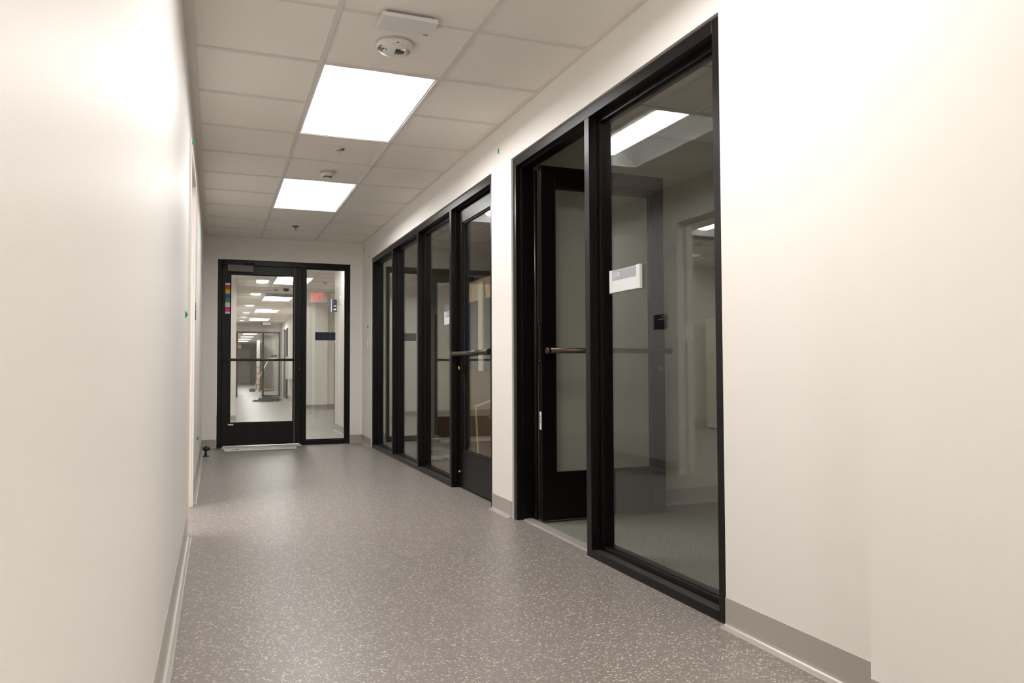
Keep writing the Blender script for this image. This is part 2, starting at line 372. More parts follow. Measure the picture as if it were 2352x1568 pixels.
# ------------------------------------------------------------------ lights
def make_light(w, l, label, group, loc):
    t = thing('ceiling_light', loc, label, 'light', group)
    x, y, z = loc; hw, hl = w / 2 - .013, l / 2 - .014
    f = M['fixture']; b = MB()
    # flange
    for (xa, xb, ya, yb) in ((-hw, -hw + .008, -hl, hl), (hw - .008, hw, -hl, hl), (-hw, hw, -hl, -hl + .008), (-hw, hw, hl - .008, hl)):
        b.box(x + xa, x + xb, y + ya, y + yb, z - .003, z + .012, f)
    a = hw - .006; c = .105; H = .085
    prof = []
    for k in range(9):
        u = k / 8; prof.append((a + (c - a) * u, H * math.sin(u * math.pi / 2) ** .9))
    e = .05; le = hl - .006
    for s in (-1, 1):
        for (xa, za), (xb, zb) in zip(prof, prof[1:]):
            ea = le - e * (za / H); eb = le - e * (zb / H)
            b.poly([(x + s * xa, y - ea, z + za), (x + s * xa, y + ea, z + za), (x + s * xb, y + eb, z + zb), (x + s * xb, y - eb, z + zb)], f, True)
            # sloping end pieces
            for q in (-1, 1):
                b.poly([(x + s * xa, y + q * ea, z + za), (x + s * xb, y + q * eb, z + zb), (x + 0, y + q * eb, z + zb), (x + 0, y + q * ea, z + za)], f, True)
    b.box(x - c, x + c, y - le + e, y + le - e, z + H, z + H + .02, f)
    b.box(x - hw, x + hw, y - hl, y + hl, z + .125, z + .135, f)
    for (xa, xb, ya, yb) in ((-hw, -hw + .003, -hl, hl), (hw - .003, hw, -hl, hl), (-hw, hw, -hl, -hl + .003), (-hw, hw, hl - .003, hl)):
        b.box(x + xa, x + xb, y + ya, y + yb, z + .012, z + .13, f)
    b.build('housing', t)
    d = MB(); P = [(c * math.cos(math.pi * k / 10), z + H - .004 - .030 * math.sin(math.pi * k / 10)) for k in range(11)]
    for (ua, za), (ub, zb) in zip(P, P[1:]):
        d.poly([(x + ua, y - le + e * .75, za), (x + ub, y - le + e * .75, zb), (x + ub, y + le - e * .75, zb), (x + ua, y + le - e * .75, za)], M['lamp'], True)
    d.poly([(x + u, y - le + e * .75, zz) for u, zz in P], M['lamp']); d.poly([(x + u, y + le - e * .75, zz) for u, zz in P][::-1], M['lamp'])
    d.build('lens', t)
    return t
LL = 2 * T
gc = 'recessed lights along the corridor ceiling'
lab = ['bright recessed ceiling light, the further of the two seen in the corridor', 'bright recessed ceiling light, the larger and nearer, beside the round smoke alarm',
       'recessed ceiling light overhead just beside the viewpoint', 'first recessed ceiling light behind the viewpoint', 'second recessed ceiling light behind the viewpoint',
       'third recessed ceiling light behind the viewpoint', 'recessed ceiling light nearest the corridor end wall behind the viewpoint']
cxl = (G1 + G2) / 2
proto = None
for i, y in enumerate(LY):
    loc = (cxl, y + T, ZC)
    if proto is None: proto = make_light(T, LL, lab[0], gc, loc)
    else:
        c = copy_tree(proto); c.location = loc; c['label'] = lab[i]
def place_light(l, label, group):
    if l[3] - l[2] < T * 1.2:
        return make_light(T, T, label, group, ((l[0] + l[1]) / 2, (l[2] + l[3]) / 2, ZC))
    c = copy_tree(proto); c.location = ((l[0] + l[1]) / 2, (l[2] + l[3]) / 2, ZC); c['label'] = label; c['group'] = group; return c
gr = 'lights in the room behind the left doorway'
place_light(LRs[0], 'long ceiling light near the doorway, mirrored at the top of the glass doorway reflection', gr)
place_light(LRs[1], 'small square ceiling light above the storage cabinet in the left room', gr)
place_light(LRs[2], 'unseen light added to brighten the near end of the left room', gr)  # from here on unseen lights, added only to brighten the left room
place_light(LRs[4], 'unseen light added just inside the left doorway to brighten the room', gr)
place_light(LRs[5], 'unseen light added for brightness in the near far corner of the left room', gr)
place_light(LRs[3], 'unseen fill light added beside the far wall side of the left room', gr)
struct(MB().box(-2.06, -1.45, 7.45, 7.60, ZC - .010, ZC - .0085, M['mesh']).build('trim_7'), 'dark slot in the left room ceiling')
gh = 'recessed lights in the hall beyond the end door'
hl = ['hall ceiling light directly behind the end wall', 'hall ceiling light cut by the top right corner of the door glass', 'hall ceiling light right behind the dark air slot',
      'hall ceiling light, third of the row seen through the door', 'hall ceiling light, last before the cross wall']
for l, s in zip(HL, hl): place_light(l, s, gh)
fl = ['first', 'second', 'third', 'fourth', 'fifth', 'sixth', 'last']
for l, s in zip(FL, fl): place_light(l, 'far hall light beyond the glazed frame, %s counted from the frame' % s, 'tiny lights at the end of the hall')
place_light(SL[0], 'ceiling light over the left arm of the hall', gh)
place_light(SL[1], 'ceiling light over the right arm of the hall', gh)

# ------------------------------------------------------------------ baseboards (coved vinyl)
def cove(u, s):  # profile at wall plane u, s = direction into the room
    return [(u, 0), (u, .100), (u + s * .0035, .1005), (u + s * .0035, .018), (u + s * .0055, .011), (u + s * .010, .0070), (u + s * .018, .0048), (u + s * .026, .0036), (u + s * .030, .0020), (u + s * .030, 0)]
def baseb(name, runs, label):
    b = MB()
    for axis, u, s, a0, a1 in runs: b.prism(cove(u, s), a0, a1, axis, M['base'])
    struct(b.build(name), label)
baseb('baseboard_right', [('y', XR, -1, 1.512, 2.2205), ('y', XR, -1, 4.262, 4.608), ('y', XR, -1, 8.705, YE), ('y', 1.562, -1, YB, 1.512), ('x', 1.512, 1, 1.562, XR - .03)], 'grey vinyl baseboard along the right corridor wall')
baseb('baseboard_left', [('y', XL, 1, YB, 4.440), ('y', XL, 1, 5.472, YE)], 'grey vinyl baseboard along the left corridor wall')
baseb('baseboard_end', [('x', YE, -1, XL, OE[0]), ('x', YE, -1, OE[1], XR)], 'grey vinyl baseboard either side of the end door')
baseb('baseboard_partition', [('x', 4.30, -1, TW, 5.6)], 'grey vinyl baseboard on the partition in the near room')
baseb('baseboard_room', [('x', 9.62, -1, -3.85, TL), ('y', -3.85, 1, 2.02, 9.62)], 'grey vinyl baseboard in the left room')
baseb('baseboard_hall', [('y', 1.62, -1, H0, 11.38), ('x', 17.40, -1, 1.86, 2.32), ('x', 17.55, -1, 2.32, 6.0), ('y', 2.015, -1, 17.75, 23.9), ('x', 13.95, -1, -2.6, .32), ('x', 26.0, -1, 1.945, 2.015), ('x', 50, -1, .32, 2.35)], 'grey vinyl baseboard in the far hall')

# ------------------------------------------------------------------ storefront frames
BZ = M['bronze']; FX0, FX1 = 1.657, 1.771; FW = .0485; GX = 1.720
def sf_post(name, parent, y0, y1, z0, z1, stop=(1, 1), label=None):
    """vertical member of a frame lying in an X plane; stops carry the glass"""
    b = MB(); b.box(FX0, FX1, y0, y1, z0, z1, BZ)
    if stop[0]: b.box(GX - .016, FX1 - .004, y0 - .022, y0 - .0005, z0, z1, BZ); b.box(FX0 + .030, FX0 + .036, y0 - .004, y0 + .001, z0, z1, BZ)
    if stop[1]: b.box(GX - .016, FX1 - .004, y1 + .0005, y1 + .022, z0, z1, BZ); b.box(FX0 + .030, FX0 + .036, y1 - .001, y1 + .004, z0, z1, BZ)
    return b.build(name, parent, bevel=.0012)
def storefront(name, label, y0, y1, ztop, mulls, doorbay, leafseal):
    t = thing(name, (FX0, (y0 + y1) / 2, 0), label, None, kind='structure')
    zt = ztop - FW
    # jamb posts
    sf_post('post', t, y0, y0 + FW, 0, ztop, (0, 0 if doorbay == 'near' else 1))
    sf_post('post', t, y1 - FW, y1, 0, ztop, (0 if doorbay == 'far' else 1, 0))
    b = MB(); b.box(FX0, FX1, y0 + FW, y1 - FW, zt, ztop, BZ); b.build('header', t, bevel=.0012)
    bays = []
    prev = y0 + FW
    for mc in mulls:
        bays.append((prev, mc - .0245)); prev = mc + .0245
    bays.append((prev, y1 - FW))
    for i, mc in enumerate(mulls):
        st = [1, 1]
        if doorbay == 'near' and i == 0: st[0] = 0
        if doorbay == 'far' and i == len(mulls) - 1: st[1] = 0
        sf_post('mullion', t, mc - .0245, mc + .0245, 0, zt, st)
    for i, (a, c) in enumerate(bays):
        isdoor = (doorbay == 'near' and i == 0) or (doorbay == 'far' and i == len(bays) - 1)
        if isdoor:
            b = MB(); b.box(FX0 + .030, FX0 + .044, a, c, zt - .010, zt, BZ)
            b.box(FX0 + .030, FX0 + .044, a, a + .010, 0, zt - .010, BZ); b.box(FX0 + .030, FX0 + .044, c - .010, c, 0, zt - .010, BZ)
            b.build('door_stop', t, bevel=.001); continue
        b = MB(); b.box(FX0, FX1, a + .0005, c - .0005, 0, .034, BZ); b.box(FX0 + .004, GX - .018, a + .001, c - .001, .034, .0355, M['bronze_ledge'])
        b.box(GX - .016, GX - .003, a + .0225, c - .0225, .034, .058, BZ); b.box(GX + .004, FX1 - .004, a + .0225, c - .0225, .034, .058, BZ)
        b.build('sill', t, bevel=.0008)
        b = MB(); b.box(GX - .016, GX - .003, a + .0225, c - .0225, zt - .026, zt - .0005, BZ); b.box(GX + .004, FX1 - .004, a + .0225, c - .0225, zt - .026, zt - .0005, BZ)
        b.build('glazing_stop', t, bevel=.001)
        MB().box(GX - .0028, GX + .0028, a + .004, c - .004, .036, zt - .003, M['glass']).build('glass_pane', t)
    return t
F1 = storefront('window_1', 'near dark bronze glazed frame with an open doorway and one tall pane', O1[0] + .004, O1[1] - .004, 2.143, [3.275], 'far', None)
F2 = storefront('window_2', 'far dark bronze glazed frame of three narrow panes and a closed door', O2[0] + .004, O2[1] - .004, 2.143, [5.574, 6.591, 7.630], 'near', None)
# dark joints: beads of sealant round the openings
for nm, (a, c, z), s in (('trim_2', O1, 'near'), ('trim_3', O2, 'far')):
    b = MB(); g = M['gasket']
    b.box(FX0 + .01, FX1 - .01, a, a + .0038, 0, z, g); b.box(FX0 + .01, FX1 - .01, c - .0038, c, 0, z, g); b.box(FX0 + .01, FX1 - .01, a + .004, c - .004, z - .0068, z, g)
    struct(b.build(nm), 'dark joint around the %s glazed frame' % s)

def xf(o, ang=0):  # local leaf frame: u across the leaf from the hinge, v out of the corridor face, z up
    return Matrix.Translation(o) @ Matrix.Rotation(ang, 4, 'Z')
def leaf(t, Mx, w, h, z0, stile, top, bot, mirror=1, bar=None, bz=1.0, thick=.045):
    """leaf in local u (0..w), y = thickness (0 corridor face .. +thick), built through matrix Mx"""
    def bx(b, u0, u1, y0, y1, za, zb, m): b.box(u0, u1, y0, y1, za, zb, m, Mx)
    b = MB(); bx(b, 0, stile, 0, thick, z0, h, BZ); b.build('stile', t, bevel=.0012)
    b = MB(); bx(b, w - stile, w, 0, thick, z0, h, BZ); b.build('stile', t, bevel=.0012)
    b = MB(); bx(b, stile, w - stile, 0, thick, h - top, h, BZ); b.build('top_rail', t, bevel=.0012)
    b = MB(); bx(b, stile, w - stile, 0, thick, z0, z0 + bot, BZ); bx(b, stile, w - stile, .004, .010, z0 + bot, z0 + bot + .012, BZ); b.build('bottom_rail', t, bevel=.0012)
    b = MB(); g = M['gasket']
    for (u0, u1, za, zb) in ((stile, stile + .010, z0 + bot, h - top), (w - stile - .010, w - stile, z0 + bot, h - top), (stile, w - stile, h - top - .010, h - top), (stile, w - stile, z0 + bot, z0 + bot + .010)):
        bx(b, u0, u1, thick * .5 - .014, thick * .5 - .0035, za, zb, g); bx(b, u0, u1, thick * .5 + .0035, thick * .5 + .014, za, zb, g)
    b.build('gasket', t)
    b = MB(); bx(b, stile, w - stile, thick * .5 - .003, thick * .5 + .003, z0 + bot, h - top, M['glass']); b.build('glass_pane', t)

# open leaf of the near storefront: swung ninety degrees into the room
LT = thing('door_1', (1.765, 4.105, 0), 'open dark bronze glass door swung into the near room', None, kind='structure')
MX = Matrix.Translation((1.756, 4.060, 0)) @ Matrix.Rotation(R(1.2), 4, 'Z')
leaf(LT, MX, .838, 2.075, .014, .088, .118, .262)
b = MB(); b.tube([MX @ Vector(p) for p in ((.012, -.062, .992), (.83, -.062, .992))], .0150, M['bronze_bar'], 20)
for u in (.012, .83):
    b.tube([MX @ Vector(p) for p in ((u - .010, -.062, .992), (u + .012, -.062, .992))], .0178, M['bronze_bar'], 20)
pb = b.build('push_bar', LT)
for u in (.040, .800):
    MB().tube([MX @ Vector(p) for p in ((u, -.062, .992), (u, 0, .992))], .009, M['bronze_bar'], 12).build('bracket', pb)
MB().tube([MX @ Vector(p) for p in ((.806, -.012, .886), (.806, .001, .886))], .014, M['brass'], 20).build('lock_cylinder', LT)
b = MB()
b.box(1.7485, 1.7545, 4.063, 4.105, .915, 1.150, M['bronze'])
hp = b.build('hinge_plate', LT, bevel=.001)
b = MB()
for k in range(9): b.tube([(1.7465, 4.075 + .014 * (k % 2), .935 + k * .0245), (1.7480, 4.075 + .014 * (k % 2), .935 + k * .0245)], .0035, M['chrome'], 10)
b.build('screws', hp)
b = MB(); b.box(1.7535, 1.7552, 4.066, 4.090, .536, .640, M['white']); 
for k in range(5): b.box(1.7530, 1.7535, 4.072, 4.083, .575 + k * .009, .578 + k * .009, M['ink'])
b.build('label_sticker', LT)
# gear hinge strip along the jamb
MB().tube([(1.753, 4.135, .012), (1.753, 4.135, 2.06)], .010, BZ, 14).build('continuous_hinge', LT)

# closed door of the far storefront
y0d = O2[0] + .004 + FW + .004; wd = (5.574 - .0245) - y0d - .004
D2 = thing('door_2', (1.70, 5.0, 0), 'closed dark bronze glass door in the far glazed frame', None, kind='structure')
# local u runs from the hinge (near side) along +Y, thickness towards +X
MX2 = Matrix.Translation((FX0 + .054, y0d, 0)) @ Matrix.Rotation(R(90), 4, 'Z') @ Matrix.Scale(-1, 4, (0, 1, 0))
leaf(D2, MX2, wd, 2.088, .012, .100, .105, .262)
b = MB(); b.tube([MX2 @ Vector(p) for p in ((.030, -.054, 1.0), (wd - .040, -.054, 1.0))], .0165, M['bronze_bar'], 20)
for u in (.030, wd - .040):
    b.tube([MX2 @ Vector(p) for p in ((u - .012, -.054, 1.0), (u + .014, -.054, 1.0))], .0195, M['bronze_bar'], 20)
pb = b.build('push_bar', D2)
for u in (.060, wd - .075):
    MB().tube([MX2 @ Vector(p) for p in ((u, -.054, 1.0), (u, 0, 1.0))], .010, M['bronze_bar'], 12).build('bracket', pb)
MB().tube([MX2 @ Vector(p) for p in ((wd - .045, -.016, .893), (wd - .045, .001, .893))], .015, M['brass'], 20).build('lock_cylinder', D2)
MB().tube([MX2 @ Vector(p) for p in ((wd - .030, -.008, .12), (wd - .030, .001, .12))], .009, M['alu'], 16).build('bumper_button', D2)

# end storefront (lies in a Y plane)
E0, E1, EZ = OE[0] + .003, OE[1] - .003, 2.143
FY0, FY1, GY = YE + .006, YE + .120, YE + .062
FE = thing('window_3', ((E0 + E1) / 2, FY0, 0), 'dark bronze frame in the end wall with a door and a narrow sidelight', None, kind='structure')
def ep(name, x0, x1, z0, z1): MB().box(x0, x1, FY0, FY1, z0, z1, BZ).build(name, FE, bevel=.0012)
ep('post', E0, E0 + .045, 0, EZ); ep('post', E1 - .045, E1, 0, EZ); ep('mullion', .941, .986, 0, EZ - .055)
ep('header', E0 + .045, E1 - .045, EZ - .055, EZ)
ep('sill', .987, E1 - .0455, 0, .048)
b = MB()
for ya, yb in ((GY - .016, GY - .004), (GY + .004, GY + .016)):
    b.box(.986, .998, ya, yb, .048, EZ - .056, BZ); b.box(E1 - .057, E1 - .0452, ya, yb, .048, EZ - .056, BZ)
    b.box(.998, E1 - .057, ya, yb, .048, .060, BZ); b.box(.998, E1 - .057, ya, yb, EZ - .068, EZ - .056, BZ)
b.build('glazing_stop', FE)
b = MB(); b.box(E0 + .045, E0 + .062, FY0 + .056, FY0 + .068, 0, EZ - .055, BZ); b.box(.924, .941, FY0 + .056, FY0 + .068, 0, EZ - .055, BZ); b.box(E0 + .062, .924, FY0 + .056, FY0 + .068, EZ - .072, EZ - .055, BZ)
b.build('door_stop', FE)
MB().box(.990, E1 - .047, GY - .003, GY + .003, .049, EZ - .057, M['glass']).build('glass_pane', FE)
D3 = thing('door_3', (.5, FY0, 0), 'closed dark bronze glass door in the end wall', None, kind='structure')
dx0, dx1 = E0 + .048, .938
MX3 = Matrix.Translation((dx0, FY0 + .008, 0))
leaf(D3, MX3, dx1 - dx0, 2.083, .022, .088, .098, .252)
b = MB(); b.tube([(dx0 + .090, FY0 - .045, .999), (dx1 - .085, FY0 - .045, .999)], .0145, M['bronze_bar'], 20); pb = b.build('push_bar', D3)
for x in (dx0 + .094, dx1 - .090): MB().box(x - .008, x + .008, FY0 - .045, FY0 + .01, .990, 1.008, M['bronze_bar']).build('bracket', pb)
MB().tube([(.912, FY0 - .010, .892), (.912, FY0 + .008, .892)], .015, M['black'], 20).build('lock_cylinder', D3)
MB().box(.853, .861, FY0 - .003, FY0 + .007, .03, 2.08, M['closer']).build('edge_strip', D3)
for z, n in ((2.085, 'pivot'), (1.030, 'pivot'), (.045, 'pivot')):
    MB().tube([(dx0 + .006, FY0 - .008, z - .045), (dx0 + .006, FY0 - .008, z + .045)], .012, M['gasket'], 14).build(n, D3)
b = MB(); b.box(.115, .394, FY0 - .055, FY0 + .007, 2.008, 2.083, M['closer']); cl = b.build('door_closer', D3, bevel=.004)
b = MB(); b.tube([(.30, FY0 - .03, 2.095), (.36, FY0 - .10, 2.103), (.40, FY0 - .012, 2.112)], .008, M['black'], 10); b.tube([(.30, FY0 - .03, 2.083), (.30, FY0 - .03, 2.10)], .014, M['black'], 14)
b.box(.36, .44, FY0 - .016, FY0 + .0, 2.098, 2.125, M['black']); b.build('closer_arm', cl)
b = MB(); b.box(.132, .190, FY0 + .003, FY0 + .0075, .254, .268, M['white']); b.build('small_label', D3)
# colour chart label on the hinge stile
cols = [('white', 1.860, 1.876), ('red', 1.823, 1.860), ('yellow', 1.786, 1.823), ('blue', 1.745, 1.786), ('green', 1.712, 1.745), ('white', 1.673, 1.712), ('magenta', 1.634, 1.673), ('white', 1.618, 1.634)]
cz0, cz1 = 1.876, 1.618
b = MB()
for n, za, zb in cols:
    f = lambda z: 1.876 - (1.876 - z) * (1.876 - 1.527) / (1.876 - 1.618)
    b.box(.093, .142, FY0 + .0045, FY0 + .0075, f(za), f(zb), M[n])
b.text('~', .03, Matrix.Translation((.108, FY0 + .0043, 1.615)) @ Matrix.Rotation(R(90), 4, 'X'), M['ink'])
for k in range(4): b.box(.108 + .004 * k, .111 + .006 * k, FY0 + .0040, FY0 + .0046, 1.620 + .008 * k, 1.623 + .008 * k, M['ink'])
tag(b.build('colour_label', None, loc=(.118, FY0 + .006, 1.7)), 'vertical strip label of red, yellow, blue, green and magenta blocks on the end door', 'label')

# threshold strip in the open doorway
MB2 = MB(); MB2.prism([(1.688, 0), (1.700, .006), (1.748, .007), (1.765, .002), (1.765, 0)], 3.300, 4.205, 'y', M['reducer'])
struct(MB2.build('trim_4'), 'grey floor strip in the open doorway between rubber and carpet')
MB2 = MB(); MB2.box(E0 + .05, .938, YE - .035, YE + .11, 0.0, .012, M['alu'])
struct(MB2.build('trim_5'), 'metal saddle under the end door')

# ------------------------------------------------------------------ doorway in the left wall
J = M['jamb']; L0, L1, LZ = 4.446, 5.462, 2.145
t = thing('door_4', (XL, (L0 + L1) / 2, 0), 'pale painted metal door frame of the open doorway in the left wall', None, kind='structure')
fx = XL + .012
def jamb(y0, y1, s):
    b = MB(); b.box(XL, fx, y0, y1, 0, LZ, J)
    yi0, yi1 = (y1 - .004, y1) if s > 0 else (y0, y0 + .004)
    b.box(TL, XL - .0002, yi0, yi1, 0, LZ - .0545, J)
    ys0, ys1 = (y1, y1 + .016) if s > 0 else (y0 - .016, y0)
    b.box(TL + .02, TL + .062, ys0, ys1, 0, LZ - .068, J)
    b.box(TL - .012, TL, y0, y1, 0, LZ, J)
    return b.build('jamb', t, bevel=.002)
jamb(L0, L0 + .05, 1); jf = jamb(L1 - .05, L1, -1)
b = MB(); b.box(XL, fx, L0 + .05, L1 - .05, LZ - .05, LZ, J); b.box(TL, XL - .0002, L0 + .05, L1 - .05, LZ - .054, LZ - .05, J); b.box(TL + .02, TL + .062, L0 + .066, L1 - .066, LZ - .066, LZ - .054, J)
b.box(TL - .012, TL, L0 + .05, L1 - .05, LZ - .05, LZ, J); b.build('head', t, bevel=.002)
b = MB(); b.box(-.262, -.232, L1 - .0565, L1 - .050, .935, 1.045, M['closer']); b.box(-.254, -.240, L1 - .058, L1 - .0560, .965, 1.015, M['gasket']); b.build('strike_plate', jf)

# storage cabinet in the left room, seen mirrored in the near pane
cb = thing('storage_cabinet', (-3.42, 8.75, 0), 'beige storage cabinet with a tall door above drawers in the left room', 'cabinet')
K = M['cabinet']
b = MB(); b.box(-3.70, -3.222, 8.20, 9.35, .02, 1.60, K); b.box(-3.68, -3.24, 8.22, 9.33, 0, .02, M['mesh']); b.build('body', cb, bevel=.002)
for (ya, yb) in ((8.205, 8.772), (8.778, 9.345)):
    d = MB().box(-3.222, -3.202, ya, yb, .502, 1.595, K).build('door', cb, bevel=.002)
    y = yb - .04 if ya < 8.5 else ya + .04
    MB().box(-3.202, -3.190, y - .02, y + .02, .98, 1.12, M['alu']).build('handle', d, bevel=.003)
for (za, zb) in ((.325, .497), (.03, .320)):
    for (ya, yb) in ((8.205, 8.772), (8.778, 9.345)):
        d = MB().box(-3.222, -3.202, ya, yb, za, zb, K).build('drawer', cb, bevel=.002)
        for y in (ya + .05, yb - .05): MB().box(-3.202, -3.192, y - .012, y + .012, zb - .045, zb - .025, M['closer']).build('pull', d)

# ------------------------------------------------------------------ signs
def room_sign(loc_y0, loc_y1, z0, z1, label, number, name='room_sign'):
    """sign on the corridor face of the glass; y0 is the near (right) edge"""
    x1 = GX - .0030; x0 = x1 - .012
    t = thing(name, (x1, (loc_y0 + loc_y1) / 2, z0), label, 'sign')
    h = z1 - z0; w = loc_y1 - loc_y0
    b = MB(); b.box(x0 + .004, x1, loc_y0 + .002, loc_y1 - .002, z0, z1, M['signalu']); b.build('back_plate', t)
    b = MB(); b.box(x0 + .0015, x0 + .004, loc_y0 + .030, loc_y1 - .022, z0 + .002, z0 + h * .53, M['signwhite']); b.build('white_insert', t)
    b = MB(); b.box(x0 + .0015, x0 + .004, loc_y0 + .030, loc_y1 - .022, z0 + h * .53, z1 - .003, M['signgrey'])
    g = b.build('grey_insert', t)
    mt = Matrix.Translation((x0 + .0012, loc_y1 - .030, z1 - .033)) @ Matrix.Rotation(R(-90), 4, 'Z') @ Matrix.Rotation(R(90), 4, 'X')
    b = MB()
    if number: b.text(number, .031, mt, M['signwhite'], .0008)
    else: b.box(x0 + .0005, x0 + .0014, loc_y1 - .070, loc_y1 - .036, z1 - .022, z1 - .010, M['signwhite']); b.box(x0 + .0005, x0 + .0014, loc_y1 - .062, loc_y1 - .036, z1 - .034, z1 - .025, M['signwhite'])
    b.build('number', g)
    b = MB(); 
    for k in range(5): b.box(x0 + .0005, x0 + .0014, loc_y1 - .040 - .007 * k, loc_y1 - .036 - .007 * k, z1 - .042, z1 - .039, M['signwhite'])
    b.build('braille', g)
    for n, ya, yb in (('end_rail', loc_y0, loc_y0 + .030), ('end_rail', loc_y1 - .022, loc_y1)):
        b = MB(); b.box(x0 - .003, x1, ya, yb, z0 - .0015, z1 + .0015, M['signalu']); b.build(n, t, bevel=.002)
    return t
room_sign(2.868, 3.140, 1.237, 1.340, 'white and pale grey room sign reading S730 on the near tall pane', 'S730')
room_sign(5.690, 5.900, 1.240, 1.343, 'small white room sign on the narrow pane beside the closed far door', None)
b = MB(); b.box(1.101, 1.337, GY + .0032, GY + .012, 1.234, 1.331, M['navy'])
tag(b.build('door_sign', None, bevel=.001, loc=(1.22, GY + .008, 1.28)), 'plain navy rectangular sign plate stuck on the sidelight glass', 'sign')
# navy room sign on the left wall past the doorway
t = thing('room_sign', (XL, 5.68, 1.22), 'navy room sign with white lettering on the left wall past the doorway', 'sign')
b = MB(); b.box(XL, XL + .004, 5.575, 5.795, 1.225, 1.350, M['acrylic']); b.build('acrylic_back', t)
p = MB().box(XL + .004, XL + .010, 5.600, 5.785, 1.235, 1.350, M['navy']).build('plate', t, bevel=.001)
b = MB(); mt = Matrix.Translation((XL + .0105, 5.625, 1.318)) @ Matrix.Rotation(R(90), 4, 'Z') @ Matrix.Rotation(R(90), 4, 'X')
b.box(XL + .0101, XL + .0106, 5.615, 5.660, 1.328, 1.338, M['signwhite']); b.box(XL + .0101, XL + .0106, 5.615, 5.715, 1.304, 1.313, M['signwhite'])
b.build('lettering', p)
# exit sign in the hall
t = thing('exit_sign', (1.81, 15.0, 2.14), 'red lettered EXIT sign with right arrow hanging in the hall behind the sidelight', 'sign')
MB().box(1.655, 1.985, 14.985, 15.045, 2.165, 2.375, M['white']).build('housing', t, bevel=.004)
b = MB(); b.text('EXIT', .215, Matrix.Translation((1.680, 14.9845, 2.195)) @ Matrix.Rotation(R(90), 4, 'X') @ Matrix.Scale(.52, 4, (1, 0, 0)), M['exit'], .002)
b.poly([(1.935, 14.982, 2.300), (1.935, 14.982, 2.240), (1.965, 14.982, 2.270)], M['exit']); b.build('letters', t)
MB().box(1.79, 1.85, 14.995, 15.035, 2.375, ZC - .003, M['white']).build('canopy', t)
t = thing('exit_sign', (1.25, 47.9, 2.12), 'tiny red exit sign at the far end of the hall', 'sign')
MB().box(1.10, 1.40, 47.9, 47.96, 2.11, 2.33, M['white']).build('housing', t)
b = MB(); b.text('EXIT', .23, Matrix.Translation((1.115, 47.897, 2.135)) @ Matrix.Rotation(R(90), 4, 'X') @ Matrix.Scale(.52, 4, (1, 0, 0)), M['exit'], .002); b.build('letters', t)
MB().box(1.22, 1.28, 47.91, 47.95, 2.33, ZC - .003, M['white']).build('canopy', t)
# projecting sign on the near hall corner
t = thing('blade_sign', (1.62, 11.20, 1.72), 'grey and white sign projecting from the hall wall behind the sidelight', 'sign')
MB().box(1.540, 1.552, 11.185, 11.215, 1.715, 1.890, M['white']).build('edge_rail', t)
p = MB().box(1.552, 1.620, 11.192, 11.208, 1.715, 1.890, M['navy']).build('panel', t)
b = MB(); b.box(1.575, 1.585, 11.190, 11.192, 1.84, 1.85, M['signwhite']); b.box(1.580, 1.612, 11.190, 11.192, 1.790, 1.805, M['signwhite']); b.box(1.575, 1.612, 11.190, 11.192, 1.735, 1.760, M['signwhite']); b.build('lettering', p)
tag(MB().box(1.613, 1.6198, 11.36, 11.3805, .10, 1.275, M['closer']).build('corner_guard', None, loc=(1.617, 11.37, .1)), 'thin grey corner guard on the wall edge behind the sidelight', 'corner guard')
b = MB().box(1.612, 1.6198, 10.84, 10.97, 1.80, 1.92, M['greybox']); tag(b.build('wall_plate', None, bevel=.002, loc=(1.616, 10.9, 1.8)), 'small pale wall plate high on the wall behind the sidelight', 'wall plate')

# ------------------------------------------------------------------ ceiling devices
# wedge-shaped wireless box
t = thing('ceiling_wireless_box', (.762, 3.213, ZC), 'flat white wireless box on a dark bracket under the ceiling tiles', 'wireless box')
MB().box(.665, .858, 3.158, 3.23, ZC - .018, ZC - .0002, M['acrylic']).build('bracket', t)
b = MB()
mt = Matrix.Translation((.762, 3.213, ZC - .026)) @ Matrix.Rotation(R(-2), 4, 'X')
b.box(-.122, .122, -.070, .070, -.009, .009, M['white'], mt); s_ = b.build('cover', t, bevel=.004)
MB().box(.846, .868, 3.262, 3.2665, ZC - .0385, ZC - .0350, M['closer']).build('status_mark', s_)
# large smoke alarm
t = thing('smoke_alarm', (.768, 3.486, ZC), 'large round white ceiling alarm beside the nearer light, with red lettering and sensor windows', 'smoke alarm')
PR = [(.086, 0), (.088, -.007), (.084, -.019), (.072, -.031), (.050, -.040), (.025, -.044), (.0005, -.0455)]
AX, AY = .768, 3.486
b = MB(); b.lathe((AX, AY, ZC - .006), PR, M['white'], 48); dm = b.build('dome', t)
def on_xy(x, y, lift=.0012):
    rr = math.hypot(x, y)
    for (ra, ha), (rb, hb) in zip(PR[1:], PR[2:]):
        if rb <= rr <= ra:
            h = ha + (hb - ha) * (ra - rr) / (ra - rb); break
    else: h = PR[-1][1] if rr < .01 else PR[1][1]
    return Vector((AX + x, AY + y, ZC - .006 + h - lift))
def on_dome(ang, rr): return on_xy(rr * math.cos(ang), rr * math.sin(ang))
def patch(b, a0, a1, ra, rb, m, n=6):
    for i in range(n):
        p = a0 + (a1 - a0) * i / n; q = a0 + (a1 - a0) * (i + 1) / n
        b.poly([on_dome(p, ra), on_dome(q, ra), on_dome(q, rb), on_dome(p, rb)], m)
b = MB(); rn = random.Random(5)
for i in range(6):
    for j in range(6):
        x, y, d_ = -.006 + .0072 * i, -.052 + .0075 * j, .0073
        b.poly([on_xy(x, y), on_xy(x + d_, y), on_xy(x + d_, y + d_), on_xy(x, y + d_)], M[['ink', 'chrome', 'black', 'closer'][rn.randrange(4)]])
b.build('strobe_window', dm)
